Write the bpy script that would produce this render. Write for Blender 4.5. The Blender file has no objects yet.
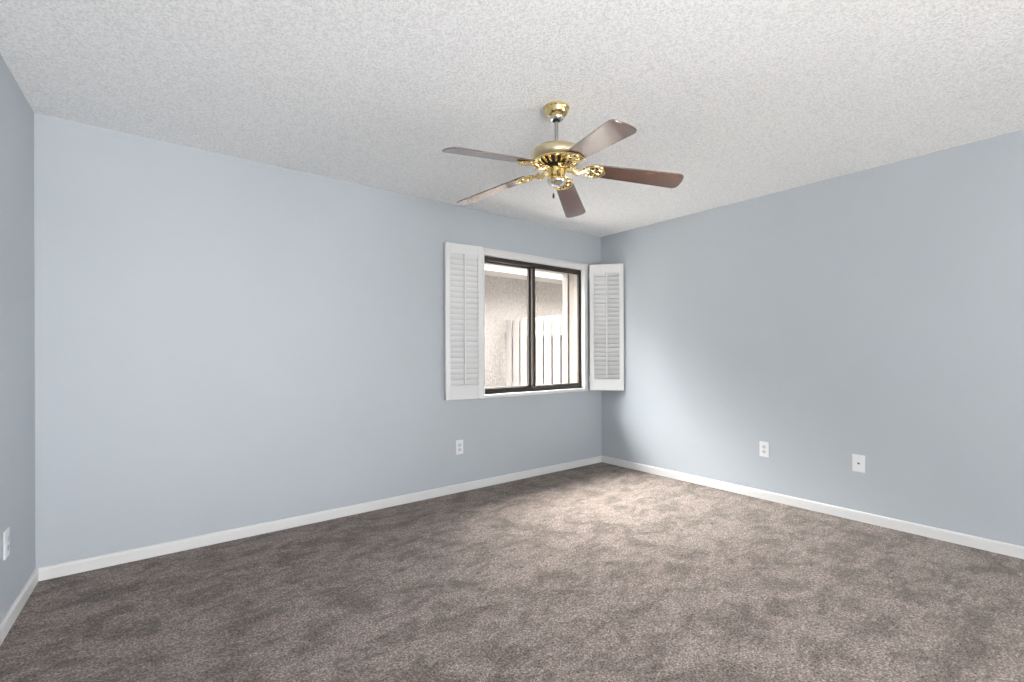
import bpy, bmesh, math, random
from mathutils import Vector, Matrix
random.seed(7)
S = bpy.context.scene
C = S.collection
R = math.radians

# ---------------------------------------------------------------- camera, sky, sun, exposure
cam = bpy.data.cameras.new('camera')
cam.sensor_width = 36.0
cam.lens = 478.0 / 1024 * 36
cam.shift_y = 12.9 / 1024
cam.clip_start = 0.02
camo = bpy.data.objects.new('camera', cam)
C.objects.link(camo)
camo.location = (0, 0, 1.175)
camo.rotation_euler = (Matrix.Rotation(R(-38.05), 3, 'Z') @ Matrix.Rotation(R(90), 3, 'X') @ Matrix.Rotation(R(-0.2), 3, 'Z')).to_euler()   # a hair of roll
S.camera = camo

SKY, GLOW = 36.0, 52.0
# bright overcast sky: dim towards the horizon, brightest overhead
W = bpy.data.worlds.new('sky')
W.use_nodes = True
S.world = W
wt = W.node_tree
bg = wt.nodes['Background']
wtc = wt.nodes.new('ShaderNodeTexCoord')
wsx = wt.nodes.new('ShaderNodeSeparateXYZ')
wt.links.new(wtc.outputs['Generated'], wsx.inputs[0])
wr = wt.nodes.new('ShaderNodeValToRGB')
SKY_STOPS = [(0.0, 0.06), (0.36, 0.14), (0.62, 1.0), (1.0, 1.0)]
we = wr.color_ramp.elements
while len(we) < len(SKY_STOPS): we.new(0.5)
for k, (p, v) in enumerate(SKY_STOPS):
    we[k].position = p; we[k].color = (v * 0.97, v * 0.985, v, 1)
wt.links.new(wsx.outputs['Z'], wr.inputs['Fac'])
# added sky glow over the neighbouring roof, strengthens light through the window
wdot = wt.nodes.new('ShaderNodeVectorMath'); wdot.operation = 'DOT_PRODUCT'
wdot.inputs[1].default_value = Vector((0.05, 0.50, 0.866)).normalized()
wt.links.new(wtc.outputs['Generated'], wdot.inputs[0])
wmr = wt.nodes.new('ShaderNodeMapRange'); wmr.interpolation_type = 'SMOOTHSTEP'
for k, v in enumerate((0.70, 0.97, 0.0, GLOW)): wmr.inputs[k + 1].default_value = v
wt.links.new(wdot.outputs['Value'], wmr.inputs[0])
wsc = wt.nodes.new('ShaderNodeVectorMath'); wsc.operation = 'SCALE'
wsc.inputs['Scale'].default_value = SKY
wt.links.new(wr.outputs['Color'], wsc.inputs[0])
wad = wt.nodes.new('ShaderNodeVectorMath'); wad.operation = 'ADD'
wt.links.new(wsc.outputs[0], wad.inputs[0]); wt.links.new(wmr.outputs[0], wad.inputs[1])
wt.links.new(wad.outputs[0], bg.inputs['Color'])
bg.inputs['Strength'].default_value = 1.0

sun = bpy.data.lights.new('sun', 'SUN')
sun.energy = 60.0
sun.angle = R(3)
sun.color = (1, 0.98, 0.96)
suno = bpy.data.objects.new('sun', sun)
C.objects.link(suno)
suno.rotation_euler = Vector((0.03, 0.08, -0.99)).to_track_quat('-Z', 'Y').to_euler()

def portal(name, loc, direction, sx, sy):
    l = bpy.data.lights.new(name, 'AREA')
    l.shape = 'RECTANGLE'; l.size = sx; l.size_y = sy
    l.cycles.is_portal = True
    o = bpy.data.objects.new(name, l); C.objects.link(o)
    o.location = loc
    o.rotation_euler = Vector(direction).to_track_quat('-Z', 'Z').to_euler()
portal('window_portal', (3.05, 3.84, 1.45), (0, -1, 0), 1.5, 1.4)
portal('added_door_portal', (0.65, -3.68, 1.07), (0, 1, 0), 2.3, 2.2)
portal('added_side_door_portal', (4.05, -2.75, 1.07), (-1, 0, 0), 1.5, 2.2)

# added fill lights behind the camera, brightening the ceiling and the left wall
def fill_light(name, loc, aim, energy, size, spread=180):
    fl = bpy.data.lights.new(name, 'AREA')
    fl.shape = 'DISK'; fl.size = size; fl.energy = energy; fl.spread = R(spread); fl.color = (0.975, 0.985, 1.0)
    flo = bpy.data.objects.new(name, fl); C.objects.link(flo)
    flo.location = loc
    flo.rotation_euler = (Vector(aim) - Vector(loc)).to_track_quat('-Z', 'Y').to_euler()
fill_light('bounce_fill', (-0.1, -2.3, 0.55), (0.3, 2.8, 2.38), 88.0, 1.2)
fill_light('side_fill', (3.55, -0.6, 1.15), (-0.6, 2.1, 0.95), 13.5, 0.8, 74)

S.view_settings.view_transform = 'Standard'
S.view_settings.look = 'None'
S.view_settings.gamma = 1.0
S.view_settings.use_curve_mapping = False
S.view_settings.exposure = 0.36

# ---------------------------------------------------------------- materials
def node_mat(name, color, rough=0.6, metal=0.0, spec=None, coat=0.0):
    m = bpy.data.materials.new(name)
    m.use_nodes = True
    nt = m.node_tree
    b = nt.nodes['Principled BSDF']
    b.inputs['Base Color'].default_value = (*color, 1)
    b.inputs['Roughness'].default_value = rough
    b.inputs['Metallic'].default_value = metal
    if spec is not None: b.inputs['Specular IOR Level'].default_value = spec
    b.inputs['Coat Weight'].default_value = coat
    return m, nt, b

def coords(nt, scale=(1, 1, 1)):
    tc = nt.nodes.new('ShaderNodeTexCoord')
    mp = nt.nodes.new('ShaderNodeMapping')
    mp.inputs['Scale'].default_value = scale
    nt.links.new(tc.outputs['Object'], mp.inputs['Vector'])
    return mp.outputs['Vector']

def noise(nt, vec, scale, detail=2.0, rough=0.5, dist=0.0):
    n = nt.nodes.new('ShaderNodeTexNoise')
    n.inputs['Scale'].default_value = scale
    n.inputs['Detail'].default_value = detail
    n.inputs['Roughness'].default_value = rough
    n.inputs['Distortion'].default_value = dist
    nt.links.new(vec, n.inputs['Vector'])
    return n.outputs['Fac']

def ramp(nt, fac, stops):
    r = nt.nodes.new('ShaderNodeValToRGB')
    e = r.color_ramp.elements
    while len(e) < len(stops): e.new(0.5)
    for k, (p, c) in enumerate(stops):
        e[k].position = p; e[k].color = (*c, 1)
    nt.links.new(fac, r.inputs['Fac'])
    return r.outputs['Color']

def mix(nt, a, b, fac, mode='MIX'):
    m = nt.nodes.new('ShaderNodeMix')
    m.data_type = 'RGBA'; m.blend_type = mode
    if isinstance(fac, float): m.inputs[0].default_value = fac
    else: nt.links.new(fac, m.inputs[0])
    for i, v in ((6, a), (7, b)):
        if isinstance(v, tuple): m.inputs[i].default_value = (*v, 1)
        else: nt.links.new(v, m.inputs[i])
    return m.outputs[2]

def bump(nt, b, h, strength, dist):
    bp = nt.nodes.new('ShaderNodeBump')
    bp.inputs['Strength'].default_value = strength
    bp.inputs['Distance'].default_value = dist
    nt.links.new(h, bp.inputs['Height'])
    nt.links.new(bp.outputs['Normal'], b.inputs['Normal'])

def mat_paint(name, color, rough=0.5, grain=60, strength=0.08, var=0.03, dist=0.002):
    m, nt, b = node_mat(name, color, rough)
    v = coords(nt)
    n = noise(nt, v, 1.3, 3)
    lo = tuple(c * (1 - var) for c in color); hi = tuple(min(1, c * (1 + var)) for c in color)
    nt.links.new(ramp(nt, n, [(0.3, lo), (0.7, hi)]), b.inputs['Base Color'])
    bump(nt, b, noise(nt, v, grain, 3), strength, dist)
    return m

M = {}
M['wall'] = mat_paint('pale_blue_wall_paint', (0.412, 0.446, 0.480), 0.55, 90, 0.10, 0.02)
M['trim'] = mat_paint('white_trim_paint', (0.64, 0.64, 0.635), 0.35, 40, 0.04, 0.015)
M['shutter'] = mat_paint('white_shutter_paint', (0.67, 0.675, 0.675), 0.32, 30, 0.03, 0.015)
M['plastic'] = mat_paint('white_plastic', (0.70, 0.715, 0.73), 0.3, 30, 0.01, 0.01)
M['slot'] = mat_paint('dark_slot', (0.10, 0.10, 0.10), 0.5, 30, 0.01, 0.01)
M['grey_plastic'] = mat_paint('grey_plastic', (0.55, 0.56, 0.58), 0.35, 30, 0.01, 0.01)

def mat_ceiling():
    m, nt, b = node_mat('popcorn_ceiling', (0.85, 0.85, 0.84), 0.95, 0, 0.1)
    v = coords(nt)
    vo = nt.nodes.new('ShaderNodeTexVoronoi')
    vo.inputs['Scale'].default_value = 75
    nt.links.new(v, vo.inputs['Vector'])
    n1 = noise(nt, v, 112, 3, 0.6, 0.3)
    n2 = noise(nt, v, 76, 3, 0.6, 0.0)
    h = mix(nt, ramp(nt, n1, [(0.35, (0, 0, 0)), (0.65, (1, 1, 1))]), ramp(nt, n2, [(0.35, (0, 0, 0)), (0.65, (1, 1, 1))]), 0.35)
    nt.links.new(ramp(nt, h, [(0.20, (0.80, 0.805, 0.81)), (0.70, (0.985, 0.985, 0.985))]), b.inputs['Base Color'])
    bump(nt, b, h, 0.8, 0.006)
    return m
M['ceiling'] = mat_ceiling()

def mat_carpet():
    m, nt, b = node_mat('taupe_cut_pile_carpet', (0.2, 0.17, 0.16), 1.0, 0, 0.0)
    v = coords(nt)
    tuft = noise(nt, v, 115, 3, 0.75, 0.5)
    fine = noise(nt, v, 42, 4, 0.75, 0.4)
    blot = noise(nt, coords(nt, (1.0, 1.5, 1.0)), 4.2, 10, 0.74, 0.5)
    blot2 = noise(nt, coords(nt, (1.0, 2.4, 1.0)), 9.0, 8, 0.72, 0.4)
    base = ramp(nt, tuft, [(0.32, (0.062, 0.042, 0.031)), (0.50, (0.196, 0.159, 0.138)), (0.68, (0.40, 0.367, 0.354))])
    f2 = ramp(nt, fine, [(0.32, (0.68, 0.68, 0.68)), (0.68, (1.28, 1.28, 1.28))])
    b1 = ramp(nt, blot, [(0.41, (0.70, 0.68, 0.665)), (0.55, (1.21, 1.205, 1.20))])
    b2 = ramp(nt, blot2, [(0.38, (0.86, 0.86, 0.86)), (0.60, (1.10, 1.10, 1.10))])
    col = mix(nt, mix(nt, mix(nt, base, f2, 1.0, 'MULTIPLY'), b1, 1.0, 'MULTIPLY'), b2, 1.0, 'MULTIPLY')
    nt.links.new(col, b.inputs['Base Color'])
    b.inputs['Sheen Weight'].default_value = 0.15
    bump(nt, b, mix(nt, tuft, fine, 0.4), 0.8, 0.012)
    return m
M['carpet'] = mat_carpet()

def mat_wood():
    m, nt, b = node_mat('oak_blade_veneer', (0.2, 0.09, 0.05), 0.25, 0, 0.7, 1.0)
    b.inputs['Coat Roughness'].default_value = 0.12
    b.inputs['Coat IOR'].default_value = 2.3
    v = coords(nt, (1.0, 9.0, 9.0))
    g = noise(nt, v, 9, 5, 0.6, 1.4)
    v2 = coords(nt, (2.0, 60.0, 60.0))
    pores = noise(nt, v2, 8, 3, 0.6)
    c1 = ramp(nt, g, [(0.36, (0.035, 0.012, 0.006)), (0.5, (0.13, 0.046, 0.023)), (0.64, (0.27, 0.105, 0.052))])
    c2 = ramp(nt, pores, [(0.35, (0.6, 0.6, 0.6)), (0.6, (1.08, 1.08, 1.08))])
    nt.links.new(mix(nt, c1, c2, 1.0, 'MULTIPLY'), b.inputs['Base Color'])
    return m
M['wood'] = mat_wood()

def mat_metal(name, col, rough, var=0.08):
    m, nt, b = node_mat(name, col, rough, 1.0)
    n = noise(nt, coords(nt), 14, 3)
    lo = tuple(c * (1 - var) for c in col); hi = tuple(min(1, c * (1 + var)) for c in col)
    nt.links.new(ramp(nt, n, [(0.3, lo), (0.7, hi)]), b.inputs['Base Color'])
    return m
M['brass'] = mat_metal('polished_brass', (0.82, 0.64, 0.30), 0.12)
M['antique'] = mat_metal('brushed_brass', (0.62, 0.54, 0.36), 0.35)
M['nickel'] = mat_metal('pale_metal', (0.80, 0.79, 0.76), 0.18)
M['rod'] = mat_metal('satin_rod', (0.40, 0.40, 0.37), 0.45)
M['black'] = mat_paint('black_rubber', (0.012, 0.011, 0.010), 0.5, 40, 0.05, 0.1)
M['bronze'] = mat_paint('dark_bronze_aluminium', (0.030, 0.022, 0.018), 0.35, 80, 0.03, 0.1)
M['bronze_lit'] = mat_paint('lit_bronze_aluminium', (0.10, 0.07, 0.055), 0.35, 80, 0.03, 0.1)  # paler copy of the bronze, light on the metal painted into the colour

def mat_glass():
    m = bpy.data.materials.new('window_glass')
    m.use_nodes = True
    nt = m.node_tree
    for n in list(nt.nodes): nt.nodes.remove(n)
    out = nt.nodes.new('ShaderNodeOutputMaterial')
    mx = nt.nodes.new('ShaderNodeMixShader')
    fr = nt.nodes.new('ShaderNodeFresnel'); fr.inputs['IOR'].default_value = 1.45
    tr = nt.nodes.new('ShaderNodeBsdfTransparent')
    tr.inputs[0].default_value = (0.97, 0.96, 0.94, 1)
    gl = nt.nodes.new('ShaderNodeBsdfGlossy'); gl.inputs['Roughness'].default_value = 0.02
    ge = nt.nodes.new('ShaderNodeNewGeometry')
    mu = nt.nodes.new('ShaderNodeMath'); mu.operation = 'SUBTRACT'; mu.use_clamp = True
    nt.links.new(fr.outputs[0], mu.inputs[0]); nt.links.new(ge.outputs['Backfacing'], mu.inputs[1])
    nt.links.new(mu.outputs[0], mx.inputs[0])
    nt.links.new(tr.outputs[0], mx.inputs[1]); nt.links.new(gl.outputs[0], mx.inputs[2])
    nt.links.new(mx.outputs[0], out.inputs[0])
    return m
M['glass'] = mat_glass()

def mat_stucco():
    m, nt, b = node_mat('tan_stucco', (0.2, 0.17, 0.145), 0.95, 0, 0.1)
    v = coords(nt)
    n = noise(nt, v, 22, 4, 0.7, 0.4)
    nt.links.new(ramp(nt, n, [(0.35, (0.098, 0.087, 0.080)), (0.65, (0.150, 0.136, 0.126))]), b.inputs['Base Color'])
    bump(nt, b, n, 0.7, 0.02)
    return m
M['stucco'] = mat_stucco()
M['eave_paint'] = mat_paint('exterior_trim_paint', (0.20, 0.185, 0.17), 0.7, 40, 0.05, 0.03)
M['jamb'] = mat_paint('exterior_jamb_paint', (0.20, 0.18, 0.165), 0.8, 50, 0.1, 0.04)
M['tan_liner'] = mat_paint('tan_jamb_liner', (0.26, 0.21, 0.175), 0.5, 60, 0.03, 0.05)
M['fence'] = mat_paint('weathered_fence_wood', (0.150, 0.136, 0.128), 0.85, 40, 0.1, 0.07)
M['ground'] = mat_paint('pale_gravel', (0.085, 0.083, 0.08), 0.95, 30, 0.3, 0.15, 0.01)
M['concrete'] = mat_paint('pale_concrete', (0.40, 0.40, 0.395), 0.9, 30, 0.2, 0.06, 0.005)
M['roof'] = mat_paint('brown_shingles', (0.16, 0.13, 0.11), 0.9, 20, 0.3, 0.15, 0.01)

# ---------------------------------------------------------------- mesh helpers
def obj(name, bm, m, parent=None, smooth=False, bevel=0.0, seg=2):
    bmesh.ops.recalc_face_normals(bm, faces=bm.faces)
    me = bpy.data.meshes.new(name)
    bm.to_mesh(me); bm.free()
    me.materials.append(M[m] if isinstance(m, str) else m)
    if smooth:
        for p in me.polygons: p.use_smooth = True
    o = bpy.data.objects.new(name, me)
    C.objects.link(o)
    if parent is not None: o.parent = parent
    if bevel:
        md = o.modifiers.new('bevel', 'BEVEL'); md.width = bevel; md.segments = seg; md.limit_method = 'ANGLE'
    if smooth == 'auto':
        md = o.modifiers.new('split', 'EDGE_SPLIT'); md.split_angle = R(35)
    return o

def box(bm, a, b, mtx=None):
    x0, y0, z0 = a; x1, y1, z1 = b
    vs = [bm.verts.new(v) for v in ((x0, y0, z0), (x1, y0, z0), (x1, y1, z0), (x0, y1, z0), (x0, y0, z1), (x1, y0, z1), (x1, y1, z1), (x0, y1, z1))]
    for f in ((0, 3, 2, 1), (4, 5, 6, 7), (0, 1, 5, 4), (1, 2, 6, 5), (2, 3, 7, 6), (3, 0, 4, 7)):
        bm.faces.new([vs[i] for i in f])
    if mtx is not None: bmesh.ops.transform(bm, matrix=mtx, verts=vs)
    return vs

def lathe(bm, prof, n=48, mtx=None):
    rings = []; allv = []
    for r, z in prof:
        if r < 1e-6:
            ring = [bm.verts.new((0, 0, z))]
        else:
            ring = [bm.verts.new((r * math.cos(2 * math.pi * k / n), r * math.sin(2 * math.pi * k / n), z)) for k in range(n)]
        rings.append(ring); allv += ring
    for p, q in zip(rings, rings[1:]):
        for k in range(n):
            k2 = (k + 1) % n
            if len(p) == 1 and len(q) == 1: continue
            if len(p) == 1: bm.faces.new((p[0], q[k], q[k2]))
            elif len(q) == 1: bm.faces.new((p[k], p[k2], q[0]))
            else: bm.faces.new((p[k], p[k2], q[k2], q[k]))
    if mtx is not None: bmesh.ops.transform(bm, matrix=mtx, verts=allv)
    return allv

def tube(bm, pts, r, n=8, closed=False, flat=1.0):
    pts = [Vector(p) for p in pts]
    rings = []
    N = len(pts)
    for i, p in enumerate(pts):
        if closed: t = pts[(i + 1) % N] - pts[(i - 1) % N]
        else: t = pts[min(i + 1, N - 1)] - pts[max(i - 1, 0)]
        t.normalize()
        up = Vector((0, 0, 1)) if abs(t.z) < 0.95 else Vector((1, 0, 0))
        a = t.cross(up).normalized(); b = a.cross(t).normalized()
        rr = r[i] if isinstance(r, (list, tuple)) else r
        rings.append([bm.verts.new(p + a * rr * math.cos(2 * math.pi * k / n) + b * rr * flat * math.sin(2 * math.pi * k / n)) for k in range(n)])
    for i in range(N if closed else N - 1):
        p, q = rings[i], rings[(i + 1) % N]
        for k in range(n):
            k2 = (k + 1) % n
            bm.faces.new((p[k], p[k2], q[k2], q[k]))
    if not closed:
        bm.faces.new(rings[0][::-1]); bm.faces.new(rings[-1])

def prism(bm, pts, z0, z1, mtx=None):
    lo = [bm.verts.new((x, y, z0)) for x, y in pts]; hi = [bm.verts.new((x, y, z1)) for x, y in pts]
    bm.faces.new(lo[::-1]); bm.faces.new(hi)
    n = len(pts)
    for k in range(n): bm.faces.new((lo[k], lo[(k + 1) % n], hi[(k + 1) % n], hi[k]))
    if mtx is not None: bmesh.ops.transform(bm, matrix=mtx, verts=lo + hi)

def thing(name, label, cat, loc=(0, 0, 0), rz=0.0, group=None):
    o = bpy.data.objects.new(name, None); C.objects.link(o)
    o.empty_display_size = 0.1
    o.location = loc; o.rotation_euler = (0, 0, rz)
    o['label'] = label; o['category'] = cat
    if group: o['group'] = group
    return o

def struct(name, bm, m, label, cat, **k):
    o = obj(name, bm, m, **k)
    o['kind'] = 'structure'; o['label'] = label; o['category'] = cat
    return o

def BM(): return bmesh.new()

def copy_tree(o, parent=None):
    c = o.copy(); C.objects.link(c)
    if parent is not None: c.parent = parent
    for ch in list(o.children): copy_tree(ch, c)
    return c

# ---------------------------------------------------------------- the room
BW = 3.492            # inner face of the window wall
RW = 3.966            # inner face of the right wall
LX = -0.423           # left corner
REAR = -3.6
DX0, DX1, DZ1 = -0.45, 1.75, 2.14      # added door behind the camera, lets in fill daylight
CZ = 2.44
SL = 0.0459 / 0.9989  # the left wall is a little out of square
lx = lambda y: LX - (BW - y) * SL
WX0, WX1, WZ0, WZ1 = 2.400, 3.672, 0.812, 2.052     # window opening

bm = BM()
prism(bm, [(lx(REAR), REAR), (RW, REAR), (RW, BW), (LX, BW)], -0.06, 0.0)
struct('floor', bm, 'carpet', 'taupe cut pile carpet covering the whole floor', 'carpet')
bm = BM()
prism(bm, [(lx(REAR) - 0.2, REAR - 0.2), (RW + 0.2, REAR - 0.2), (RW + 0.2, BW + 0.28), (LX - 0.2, BW + 0.28)], CZ, CZ + 0.08)
struct('ceiling', bm, 'ceiling', 'white popcorn textured ceiling', 'ceiling')

bm = BM()                                             # wall with the window
box(bm, (LX, BW, -0.06), (WX0, BW + 0.29, CZ))
box(bm, (WX1, BW, -0.06), (RW, BW + 0.29, CZ))
box(bm, (WX0, BW, -0.06), (WX1, BW + 0.29, WZ0))
box(bm, (WX0, BW, WZ1), (WX1, BW + 0.29, CZ))
struct('wall_back', bm, 'wall', 'long pale blue wall with the shuttered window', 'wall')
EY0, EY1 = -3.45, -2.05                                 # second added glass door, in the right wall behind the camera
bm = BM(); box(bm, (RW, EY1, -0.06), (RW + 0.2, BW + 0.29, CZ)); box(bm, (RW, REAR - 0.2, -0.06), (RW + 0.2, EY0, CZ)); box(bm, (RW, EY0, DZ1), (RW + 0.2, EY1, CZ))
struct('wall_right', bm, 'wall', 'pale blue wall on the right with two white plates', 'wall')
bm = BM(); prism(bm, [(lx(REAR - 0.2), REAR - 0.2), (LX, BW), (LX, BW + 0.29), (lx(REAR) - 0.2, BW + 0.29), (lx(REAR) - 0.2, REAR - 0.2)], -0.06, CZ)
struct('wall_left', bm, 'wall', 'pale blue wall at the left edge of the view', 'wall')
bm = BM()
box(bm, (lx(REAR), REAR - 0.2, -0.06), (DX0, REAR, CZ))
box(bm, (DX1, REAR - 0.2, -0.06), (RW, REAR, CZ))
box(bm, (DX0, REAR - 0.2, DZ1), (DX1, REAR, CZ))
struct('wall_front', bm, 'wall', 'pale blue wall behind the camera', 'wall')

# baseboards
BH, BT = 0.068, 0.013
def base_profile(bm, p0, p1, nrm):
    p0 = Vector((*p0, 0)); p1 = Vector((*p1, 0)); n = Vector((*nrm, 0)).normalized()
    prof = [(0, 0), (BT, 0), (BT, BH - 0.012), (BT * 0.8, BH - 0.004), (BT * 0.4, BH), (0, BH)]
    A = [bm.verts.new(p0 + n * d + Vector((0, 0, z))) for d, z in prof]
    B = [bm.verts.new(p1 + n * d + Vector((0, 0, z))) for d, z in prof]
    bm.faces.new(A); bm.faces.new(B[::-1])
    for k in range(len(prof)):
        k2 = (k + 1) % len(prof)
        bm.faces.new((A[k], B[k], B[k2], A[k2]))
bm = BM(); base_profile(bm, (LX, BW), (RW, BW), (0, -1))
struct('baseboard_back', bm, 'trim', 'white baseboard along the window wall', 'baseboard')
bm = BM(); base_profile(bm, (RW, EY1), (RW, BW - BT), (-1, 0))
struct('baseboard_right', bm, 'trim', 'white baseboard along the right wall', 'baseboard')
bm = BM(); base_profile(bm, (lx(REAR), REAR), (lx(BW - BT), BW - BT), (0.9989, -0.0459))
struct('baseboard_left', bm, 'trim', 'white baseboard along the left wall', 'baseboard')

# the house itself outside: roof slab with eave, ground
bm = BM(); prism(bm, [(-1.5, -3.85), (4.3, -3.85), (4.3, 4.28), (-1.5, 4.28)], 2.62, 2.76)
struct('roof', bm, 'roof', 'roof slab of the house reaching out over the window', 'roof')
bm = BM(); box(bm, (-14, -16, -0.30), (22, 18, -0.10))
struct('ground', bm, 'ground', 'pale gravel ground outside the window', 'ground')

bm = BM(); box(bm, (-3, REAR - 3.0, -0.10), (RW + 0.2, REAR - 0.2, -0.02)); box(bm, (RW + 0.2, REAR - 3.0, -0.10), (RW + 3.2, 0.6, -0.02))  # added unseen slab, pale so it bounces daylight up to the ceiling
struct('patio', bm, 'concrete', 'added pale concrete patio bouncing daylight in through the doors', 'patio')

# added glass doors behind the camera, put in to light the room
def added_glass_door(name, loc, rz, w, label):
    door = bpy.data.objects.new(name, None); C.objects.link(door)
    door.location = loc; door.rotation_euler = (0, 0, rz)
    door['kind'] = 'structure'; door['label'] = label; door['category'] = 'door'
    bm = BM()
    box(bm, (0, -0.16, 0), (0.05, -0.06, DZ1)); box(bm, (w - 0.05, -0.16, 0), (w, -0.06, DZ1))
    box(bm, (0.05, -0.16, DZ1 - 0.05), (w - 0.05, -0.06, DZ1)); box(bm, (0.05, -0.16, -0.05), (w - 0.05, -0.06, 0.03))
    box(bm, (w / 2 - 0.03, -0.15, 0.03), (w / 2 + 0.03, -0.07, DZ1 - 0.05))
    obj('door_frame', bm, 'bronze', door)
    for x0, x1 in ((0.05, w / 2 - 0.03), (w / 2 + 0.03, w - 0.05)):
        bm = BM(); box(bm, (x0, -0.113, 0.03), (x1, -0.107, DZ1 - 0.05)); obj('pane', bm, 'glass', door)
added_glass_door('added_door_1', (DX0, REAR, 0), 0, DX1 - DX0, 'added sliding glass door in the wall behind the camera, letting in daylight')
added_glass_door('added_door_2', (RW, EY0, 0), R(90), EY1 - EY0, 'added sliding glass door in the right wall behind the camera, letting in daylight')

# ---------------------------------------------------------------- the window
win = bpy.data.objects.new('window_1', None); C.objects.link(win)
win.location = (WX0, BW, WZ0); win['kind'] = 'structure'
win['label'] = 'two-pane sliding window with dark bronze frame and white surround'; win['category'] = 'window'
ww, wh = WX1 - WX0, WZ1 - WZ0
# white surround standing 32 mm off the wall and returning into the recess
bm = BM()
T0, T1 = -0.034, 0.016
box(bm, (-0.046, T0, -0.030), (0.004, T1, wh + 0.060))
box(bm, (ww - 0.003, T0, -0.030), (ww + 0.045, T1, wh + 0.060))
box(bm, (0.004, T0, wh - 0.002), (ww - 0.003, T1, wh + 0.060))
box(bm, (0.004, T0, -0.030), (ww - 0.003, T1, 0.003))
obj('casing', bm, 'trim', win, bevel=0.003)
bm = BM()                                               # stepped moulding on the head
box(bm, (-0.046, T0 - 0.006, wh + 0.036), (ww + 0.045, T0, wh + 0.054))
obj('head_moulding', bm, 'trim', win, bevel=0.002)
# bronze outer frame
bm = BM(); F0, F1 = 0.018, 0.100
box(bm, (0, F0, 0), (0.030, F1, wh)); box(bm, (ww - 0.016, F0, 0), (ww, F1, wh))
box(bm, (0.03, F0, wh - 0.035), (ww - 0.016, F1, wh)); box(bm, (0.03, F0, 0), (ww - 0.016, F1, 0.026))
box(bm, (0.03, F0, 0.026), (ww - 0.016, F0 + 0.006, 0.052))
obj('window_frame', bm, 'bronze', win, bevel=0.002)
def sash(name, x0, x1, y, stiles):
    d = 0.024
    bm = BM()
    box(bm, (x0, y, 0.026), (x0 + stiles[0], y + d, wh - 0.035)); box(bm, (x1 - stiles[1], y, 0.026), (x1, y + d, wh - 0.035))
    box(bm, (x0 + stiles[0], y, 0.026), (x1 - stiles[1], y + d, 0.058)); box(bm, (x0 + stiles[0], y, wh - 0.048), (x1 - stiles[1], y + d, wh - 0.035))
    s = obj(name, bm, 'bronze', win, bevel=0.002)
    bm = BM(); box(bm, (x0 + stiles[0], y + 0.010, 0.058), (x1 - stiles[1], y + 0.014, wh - 0.048))
    obj('pane', bm, 'glass', s)
    return s
mid = 0.612
s1 = sash('sash', 0.030, mid + 0.022, 0.066, (0.026, 0.040))
s2 = sash('sash', mid - 0.006, ww - 0.016, 0.026, (0.038, 0.012))
bm = BM(); box(bm, (mid - 0.0035, 0.0225, 0.06), (mid + 0.003, 0.026, wh - 0.05)); obj('pull_strip', bm, 'bronze_lit', s2)
for z in (0.15, wh - 0.17):
    bm = BM(); box(bm, (ww - 0.034, 0.018, z - 0.026), (ww - 0.024, 0.030, z + 0.026)); obj('latch', bm, 'black', s2, bevel=0.002)
# outside reveal and screen channel
bm = BM()
box(bm, (ww - 0.006, F1, -0.02), (ww, 0.29, wh)); box(bm, (0, F1, -0.02), (0.006, 0.29, wh)); box(bm, (0.006, F1, wh - 0.006), (ww - 0.006, 0.29, wh))
obj('outer_jamb', bm, 'jamb', win)
bm = BM(); box(bm, (ww - 0.016, 0.196, 0), (ww - 0.006, 0.206, wh - 0.006)); obj('screen_channel', bm, 'bronze_lit', win)
bm = BM(); box(bm, (ww - 0.020, F0 + 0.034, 0.05), (ww - 0.0155, F1 - 0.002, wh - 0.036)); obj('jamb_liner', bm, 'tan_liner', win)
bm = BM(); box(bm, (0, F1, -0.03), (ww, 0.33, 0.0)); obj('sill', bm, 'jamb', win)
for dx in (0.565, 0.595):
    bm = BM(); lathe(bm, [(0, -0.004), (0.006, -0.003), (0.006, 0.002), (0, 0.002)], 14, Matrix.Translation((dx, T0, wh + 0.022)) @ Matrix.Rotation(R(90), 4, 'X'))
    obj('screw', bm, 'grey_plastic', win)

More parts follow.
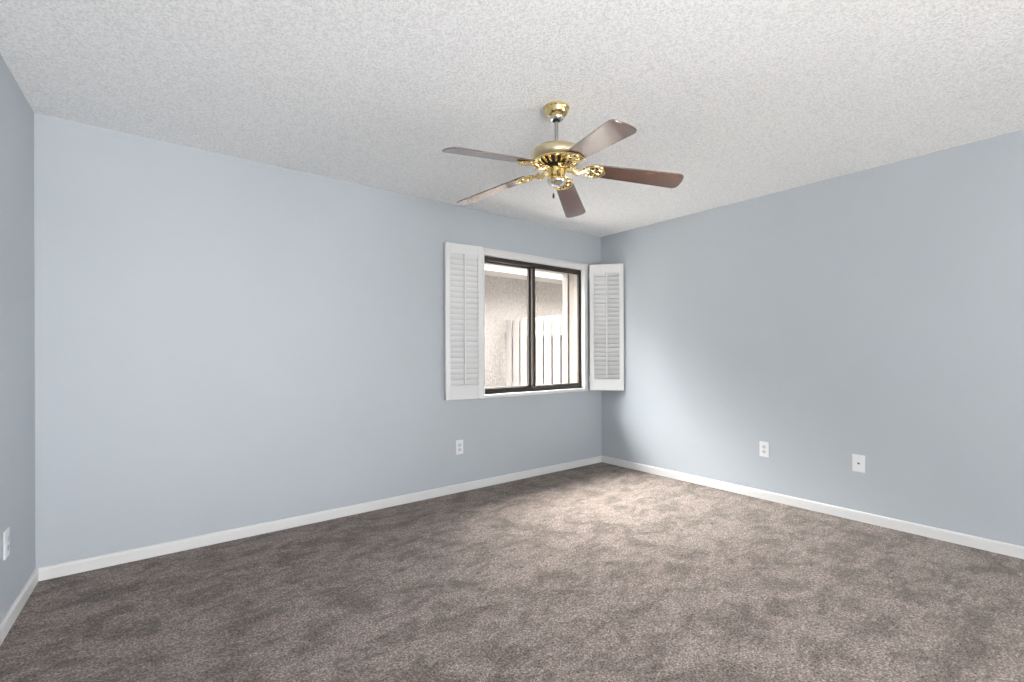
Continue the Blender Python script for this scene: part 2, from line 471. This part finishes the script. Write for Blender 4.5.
# ---------------------------------------------------------------- louvered shutters
SW, SH, ST = 0.345, 1.312, 0.028
SZ = 0.792
def shutter(label, loc, rz, tilt, side):
    # local x runs from the hinge to the free edge; the room side faces local -y * side
    t = thing('louvered_shutter', label, 'shutter', loc, rz, 'plantation shutters beside the window')
    st, tr, br = 0.042, 0.088, 0.118
    for x0 in (0.0, SW - st):
        bm = BM(); box(bm, (x0, -ST / 2, 0), (x0 + st, ST / 2, SH)); obj('stile', bm, 'shutter', t, bevel=0.002)
    bm = BM(); box(bm, (st, -ST / 2 + 0.001, SH - tr), (SW - st, ST / 2 - 0.001, SH)); obj('top_rail', bm, 'shutter', t, bevel=0.002)
    bm = BM(); box(bm, (st, -ST / 2 + 0.001, 0), (SW - st, ST / 2 - 0.001, br)); obj('bottom_rail', bm, 'shutter', t, bevel=0.002)
    n = 24; z0, z1 = br, SH - tr; p = (z1 - z0) / n
    bm = BM()
    prof = []
    hw, ht = p * 0.54, 0.0040
    for k in range(12):
        an = 2 * math.pi * k / 12
        prof.append((ht * math.sin(an), hw * math.cos(an)))
    for k in range(n):
        mt = Matrix.Translation((st + 0.001, 0, z0 + p * (k + 0.5))) @ Matrix.Rotation(tilt * side, 4, 'X') @ Matrix.Rotation(R(90), 4, 'Y') @ Matrix.Rotation(R(90), 4, 'Z')
        prism(bm, [(a, b) for a, b in prof], 0, SW - 2 * st - 0.002, mt)
    obj('louvers', bm, 'shutter', t, smooth='auto')
    bm = BM(); yb = -side * (ST / 2 + 0.006)
    box(bm, (SW * 0.5 - 0.006, yb - 0.006, z0 + 0.012), (SW * 0.5 + 0.006, yb + 0.006, z1 + 0.006))
    obj('tilt_rod', bm, 'shutter', t, bevel=0.002)
    for z in (0.12, SH - 0.12):
        bm = BM(); lathe(bm, [(0, -0.032), (0.0045, -0.032), (0.0045, 0.032), (0, 0.032)], 12, Matrix.Translation((-0.003, -side * ST * 0.5, z)))
        obj('hinge', bm, 'shutter', t)
    return t
# left one folded back against the wall, right one standing off towards the right wall
shutter('white louvered shutter folded back on the wall left of the window', (2.350, 3.424, SZ), math.pi - R(7), R(20), -1)
shutter('white louvered shutter swung open into the corner right of the window', (3.728, 3.440, SZ), R(-48.5), R(31), 1)

# ---------------------------------------------------------------- ceiling fan
FX, FY = 1.698, 1.792
fan = thing('ceiling_fan', 'five-blade brass ceiling fan with dark wooden blades hanging from the white ceiling', 'ceiling fan', (FX, FY, CZ))
Z = lambda z: z - CZ
bm = BM(); lathe(bm, [(0, 0), (0.065, 0), (0.067, -0.004), (0.066, -0.010), (0.062, -0.014), (0.060, -0.022), (0.055, -0.034), (0.046, -0.044), (0.036, -0.050), (0.030, -0.051)], 56)
obj('canopy', bm, 'brass', fan, smooth='auto')
bm = BM(); lathe(bm, [(0.022, -0.048), (0.034, -0.050), (0.038, -0.055), (0.036, -0.060), (0.028, -0.064), (0.020, -0.065)], 40)
obj('canopy_ring', bm, 'nickel', fan, smooth='auto')
bm = BM(); lathe(bm, [(0.010, -0.048), (0.020, -0.052), (0.0225, -0.062), (0.018, -0.071), (0.0095, -0.076)], 32)
obj('hanger_ball', bm, 'black', fan, smooth='auto')
bm = BM(); lathe(bm, [(0, -0.05), (0.0092, -0.05), (0.0092, Z(2.225)), (0, Z(2.225))], 24)
obj('downrod', bm, 'rod', fan, smooth='auto')
bm = BM(); lathe(bm, [(0.0, Z(2.238)), (0.020, Z(2.238)), (0.026, Z(2.236)), (0.070, Z(2.234)), (0.100, Z(2.228)), (0.120, Z(2.218)), (0.130, Z(2.205)), (0.1325, Z(2.192)), (0.129, Z(2.178)), (0.121, Z(2.166)), (0.113, Z(2.160)), (0.0, Z(2.159))], 72)
mo = obj('motor_housing', bm, 'antique', fan, smooth='auto')
bm = BM(); lathe(bm, [(0.114, Z(2.164)), (0.1185, Z(2.162)), (0.1185, Z(2.158)), (0.112, Z(2.155)), (0.104, Z(2.155))], 72)
obj('brass_band', bm, 'brass', mo, smooth='auto')
bm = BM(); lathe(bm, [(0, Z(2.160)), (0.104, Z(2.158)), (0.072, Z(2.136)), (0.0, Z(2.136))], 56)
obj('vent_cone', bm, 'black', mo, smooth='auto')
bm = BM()
for k in range(20):
    a = 2 * math.pi * (k + 0.5) / 20
    ca, sa = math.cos(a), math.sin(a)
    tube(bm, [(0.110 * ca, 0.110 * sa, Z(2.157)), (0.100 * ca, 0.100 * sa, Z(2.151)), (0.082 * ca, 0.082 * sa, Z(2.139)), (0.062 * ca, 0.062 * sa, Z(2.132))], [0.0078, 0.0078, 0.0064, 0.0045], 8, flat=0.5)
obj('vent_fins', bm, 'brass', mo, smooth=True)
bm = BM(); lathe(bm, [(0, Z(2.137)), (0.062, Z(2.137)), (0.066, Z(2.133)), (0.062, Z(2.128)), (0.046, Z(2.125)), (0, Z(2.125))], 56)
obj('flywheel', bm, 'black', fan, smooth='auto')
bm = BM(); lathe(bm, [(0, Z(2.127)), (0.043, Z(2.127)), (0.0465, Z(2.124)), (0.0465, Z(2.117)), (0.044, Z(2.113)), (0.045, Z(2.078)), (0.0485, Z(2.073)), (0.0485, Z(2.066)), (0.044, Z(2.062)), (0, Z(2.062))], 56)
sw = obj('switch_housing', bm, 'brass', fan, smooth='auto')
bm = BM(); lathe(bm, [(0.0455, Z(2.066)), (0.0475, Z(2.060)), (0.045, Z(2.052)), (0.036, Z(2.044)), (0.021, Z(2.039)), (0.007, Z(2.037)), (0.006, Z(2.031)), (0, Z(2.030))], 56)
obj('bottom_cap', bm, 'nickel', sw, smooth='auto')
for k in range(3):
    a = R(-128 + 120 * k)
    bm = BM(); lathe(bm, [(0, -0.002), (0.0045, -0.002), (0.0045, 0.0025), (0.002, 0.004), (0, 0.004)], 14, Matrix.Translation((0.0447 * math.cos(a), 0.0447 * math.sin(a), Z(2.094))) @ Matrix.Rotation(a, 4, 'Z') @ Matrix.Rotation(R(90), 4, 'Y'))
    obj('screw', bm, 'black', sw)
pc = (-0.036, -0.014)
bm = BM(); tube(bm, [(pc[0], pc[1], Z(2.080)), (pc[0] - 0.006, pc[1] - 0.008, Z(2.074)), (pc[0] - 0.009, pc[1] - 0.010, Z(2.055)), (pc[0] - 0.009, pc[1] - 0.010, Z(1.985))], 0.0011, 6)
ch = obj('pull_chain', bm, 'brass', fan)
bm = BM(); lathe(bm, [(0, 0.012), (0.003, 0.010), (0.0055, 0.0), (0.0055, -0.010), (0.003, -0.016), (0, -0.017)], 16, Matrix.Translation((pc[0] - 0.009, pc[1] - 0.010, Z(1.975))))
obj('pull_knob', bm, 'black', ch, smooth=True)

# blades and blade irons
def blade_mesh():
    bm = BM(); L0, L1 = 0.176, 0.648
    w0, w1 = 0.0505, 0.0645
    pts = [(L0 + 0.018, -w0), (L1 - 0.030, -w1), (L1 - 0.012, -w1 * 0.90), (L1 - 0.003, -w1 * 0.72)]
    for k in range(1, 8):
        y = -w1 * 0.72 + w1 * 1.44 * k / 8
        pts.append((L1 - 0.003 + 0.006 * (1 - (y / (w1 * 0.72)) ** 2), y))
    pts += [(L1 - 0.003, w1 * 0.72), (L1 - 0.012, w1 * 0.90), (L1 - 0.030, w1), (L0 + 0.018, w0), (L0 + 0.004, w0 * 0.86), (L0, w0 * 0.6), (L0, -w0 * 0.6), (L0 + 0.004, -w0 * 0.86)]
    prism(bm, pts, 0.0, 0.0065)
    return bm
def iron_mesh():
    bm = BM()
    def ring(cx, cy, rx, ry, rr, a0=0, a1=360, n=22, z=-0.004):
        full = a1 - a0 >= 360
        k = n if full else n + 1
        tube(bm, [(cx + rx * math.cos(R(a0 + (a1 - a0) * i / n)), cy + ry * math.sin(R(a0 + (a1 - a0) * i / n)), z) for i in range(k)], rr, 8, full, 0.7)
    # scalloped lattice holding the blade root
    ring(0.222, 0.026, 0.022, 0.020, 0.0042); ring(0.222, -0.026, 0.022, 0.020, 0.0042)
    ring(0.250, 0.0, 0.026, 0.017, 0.0042); ring(0.196, 0.0, 0.020, 0.016, 0.0042)
    tube(bm, [(0.168, 0.010, -0.002), (0.180, 0.034, -0.003), (0.205, 0.050, -0.004), (0.235, 0.050, -0.004), (0.262, 0.036, -0.004), (0.282, 0.0, -0.004), (0.262, -0.036, -0.004), (0.235, -0.050, -0.004), (0.205, -0.050, -0.004), (0.180, -0.034, -0.003), (0.168, -0.010, -0.002)], 0.0046, 8, False, 0.8)
    for px, py in ((0.224, 0.026), (0.224, -0.026), (0.262, 0.0)):
        lathe(bm, [(0, -0.0105), (0.0065, -0.009), (0.0085, -0.004), (0.0085, 0.0), (0, 0.0)], 14, Matrix.Translation((px, py, 0)))
    bmesh.ops.translate(bm, verts=bm.verts, vec=(-0.030, 0, 0))
    return bm
def arm_mesh():
    bm = BM()
    for s in (-1, 1):
        tube(bm, [(0.050, s * 0.010, -0.010), (0.072, s * 0.011, -0.011), (0.090, s * 0.010, -0.018), (0.106, s * 0.008, -0.025), (0.122, s * 0.007, -0.020), (0.138, s * 0.008, -0.010), (0.156, s * 0.010, -0.005)],
             [0.0065, 0.0065, 0.006, 0.0055, 0.0055, 0.0055, 0.005], 10, False, 0.8)
        pts = []                                       # scroll leaf beside the arm
        for i in range(20):
            t = i / 19 * 1.6 * 2 * math.pi
            r = 0.017 * (1 - 0.62 * i / 19)
            pts.append((0.108 + r * math.cos(t + 2.6), s * (0.026 + r * 0.7 * math.sin(t + 2.6)), -0.016 - 0.25 * r * math.cos(t + 2.6)))
        tube(bm, pts, 0.0036, 6)
    box(bm, (0.046, -0.020, -0.016), (0.076, 0.020, -0.008))
    return bm
blade_me = None
pitch, droop = R(-11.3), R(6.9)
for k in range(5):
    az = R(35.2 + 72 * k)
    rot = Matrix.Translation((0, 0, Z(2.137))) @ Matrix.Rotation(az, 4, 'Z') @ Matrix.Rotation(droop, 4, 'Y')
    # local +y is the counter-clockwise side
    bmtx = rot @ Matrix.Rotation(pitch, 4, 'X')
    if blade_me is None:
        b = obj('blade', blade_mesh(), 'wood', fan, bevel=0.0015)
        ir = obj('blade_iron', iron_mesh(), 'brass', fan, smooth='auto')
        ar = obj('bracket_arm', arm_mesh(), 'brass', fan, smooth='auto')
        blade_me = (b, ir, ar)
    else:
        b, ir, ar = [o.copy() for o in blade_me]
        for o in (b, ir, ar): C.objects.link(o)
    b.parent = fan; ir.parent = fan
    b.matrix_local = bmtx
    ir.matrix_local = bmtx
    ar.parent = fan
    ar.matrix_local = rot @ Matrix.Rotation(pitch * 0.35, 4, 'X')

# ---------------------------------------------------------------- wall plates
def plate_mesh(w, h, t=0.006):
    bm = BM(); box(bm, (-w / 2, -t, -h / 2), (w / 2, 0.0, h / 2)); return bm
def outlet(label, loc, rz, w=0.074, h=0.122):
    t = thing('wall_outlet', label, 'outlet', loc, rz, 'white electrical outlets low on the walls')
    obj('cover_plate', plate_mesh(w, h), 'plastic', t, bevel=0.003)
    for s in (-1, 1):
        bm = BM()
        pts = [(0.0165 * math.cos(R(a)) * 1.02, 0.0165 * math.sin(R(a))) for a in range(-55, 56, 10)]
        pts = [(min(x, 0.0165), y) for x, y in pts]
        pts = pts + [(-x, -y) for x, y in pts]
        prism(bm, pts, 0.0, 0.0085, Matrix.Translation((0, 0, s * 0.0195)) @ Matrix.Rotation(R(90), 4, 'X'))
        r = obj('receptacle', bm, 'grey_plastic', t)
        bm = BM()
        for dx in (-0.006, 0.006): box(bm, (dx - 0.0012, -0.0092, s * 0.0195 - 0.001), (dx + 0.0012, -0.0080, s * 0.0195 + 0.008))
        lathe(bm, [(0, -0.0006), (0.0024, -0.0006), (0.0024, 0.0006), (0, 0.0006)], 10, Matrix.Translation((0, -0.0086, s * 0.0195 - 0.0075)) @ Matrix.Rotation(R(90), 4, 'X'))
        obj('slots', bm, 'slot', r)
    bm = BM(); lathe(bm, [(0, 0.0085), (0.0025, 0.0078), (0.0032, 0.005), (0, 0.005)], 12, Matrix.Rotation(R(90), 4, 'X'))
    obj('screw', bm, 'grey_plastic', t)
    return t
outlet('white duplex outlet on the window wall below the left shutter', (2.158, BW, 0.380), 0)
outlet('white duplex outlet on the right wall, nearer the corner than the jack plate', (RW, 1.778, 0.402), R(-90))
outlet('white duplex outlet on the left wall, cut by the left edge of the photo', (lx(2.945), 2.945, 0.372), R(90) - math.atan(SL))
jk = thing('jack_plate', 'white jack plate with one dark socket on the right wall, right of the outlet', 'wall plate', (RW, 1.138, 0.402), R(-90))
obj('cover_plate', plate_mesh(0.078, 0.122), 'plastic', jk, bevel=0.003)
bm = BM(); box(bm, (-0.022, -0.0075, -0.036), (0.022, -0.006, 0.036)); obj('insert', bm, 'plastic', jk, bevel=0.001)
bm = BM(); box(bm, (-0.0065, -0.0085, -0.006), (0.0065, -0.0072, 0.006)); obj('socket', bm, 'slot', jk)
for z in (-0.047, 0.047):
    bm = BM(); lathe(bm, [(0, 0.008), (0.0025, 0.0075), (0.0032, 0.005), (0, 0.005)], 12, Matrix.Translation((0, 0, z)) @ Matrix.Rotation(R(90), 4, 'X')); obj('screw', bm, 'grey_plastic', jk)

# ---------------------------------------------------------------- outside the window
hs = thing('neighboring_house', 'tan stucco house wall with pale eave seen through the window', 'house', (3.0, 6.6, -0.1))
bm = BM(); box(bm, (0.7, 0, 0), (10, 3.2, 2.62)); obj('house_wall', bm, 'stucco', hs)
bm = BM(); box(bm, (0.3, -0.50, 2.60), (10, 0, 2.64)); obj('soffit', bm, 'eave_paint', hs)
bm = BM(); box(bm, (0.3, -0.535, 2.575), (10, -0.50, 2.78)); obj('fascia', bm, 'eave_paint', hs)
bm = BM(); box(bm, (0.3, -0.60, 2.70), (10, -0.537, 2.79)); obj('gutter', bm, 'eave_paint', hs, bevel=0.01)
bm = BM(); prism(bm, [(-0.60, 2.79), (2.6, 3.9), (2.6, 3.98), (-0.62, 2.87)], 0.3, 10, Matrix(((0, 0, 1, 0), (1, 0, 0, 0), (0, 1, 0, 0), (0, 0, 0, 1)))); obj('house_roof', bm, 'roof', hs)

FU = 5.0
fence = thing('board_fence', 'pale wooden board fence standing across the side yard outside the window', 'fence', (FU, 3.78, -0.1))
def picket(v, x, h):
    bm = BM(); pw = 0.150
    prism(bm, [(v - pw / 2, 0.02), (v + pw / 2, 0.02), (v + pw / 2, h), (v - pw / 2, h)], x, x + 0.018, Matrix(((0, 0, 1, 0), (1, 0, 0, 0), (0, 1, 0, 0), (0, 0, 0, 1))))
    obj('picket', bm, 'fence', fence, bevel=0.003)
gap0 = 6.385 - 3.78
for k in range(0, 14):
    v = gap0 + 0.0988 - 0.1975 * k
    if v < 0.08: break
    picket(v, 0.0, 1.86 + random.uniform(-0.008, 0.008))
for k in range(0, 14):
    v = gap0 - 0.1975 * k
    if v < 0.08: break
    picket(v, 0.058, 1.85 + random.uniform(-0.008, 0.008))
for z in (0.30, 0.76, 1.60):
    bm = BM(); box(bm, (0.0185, 0.01, z - 0.042), (0.0575, 2.80, z + 0.042)); obj('rail', bm, 'fence', fence)
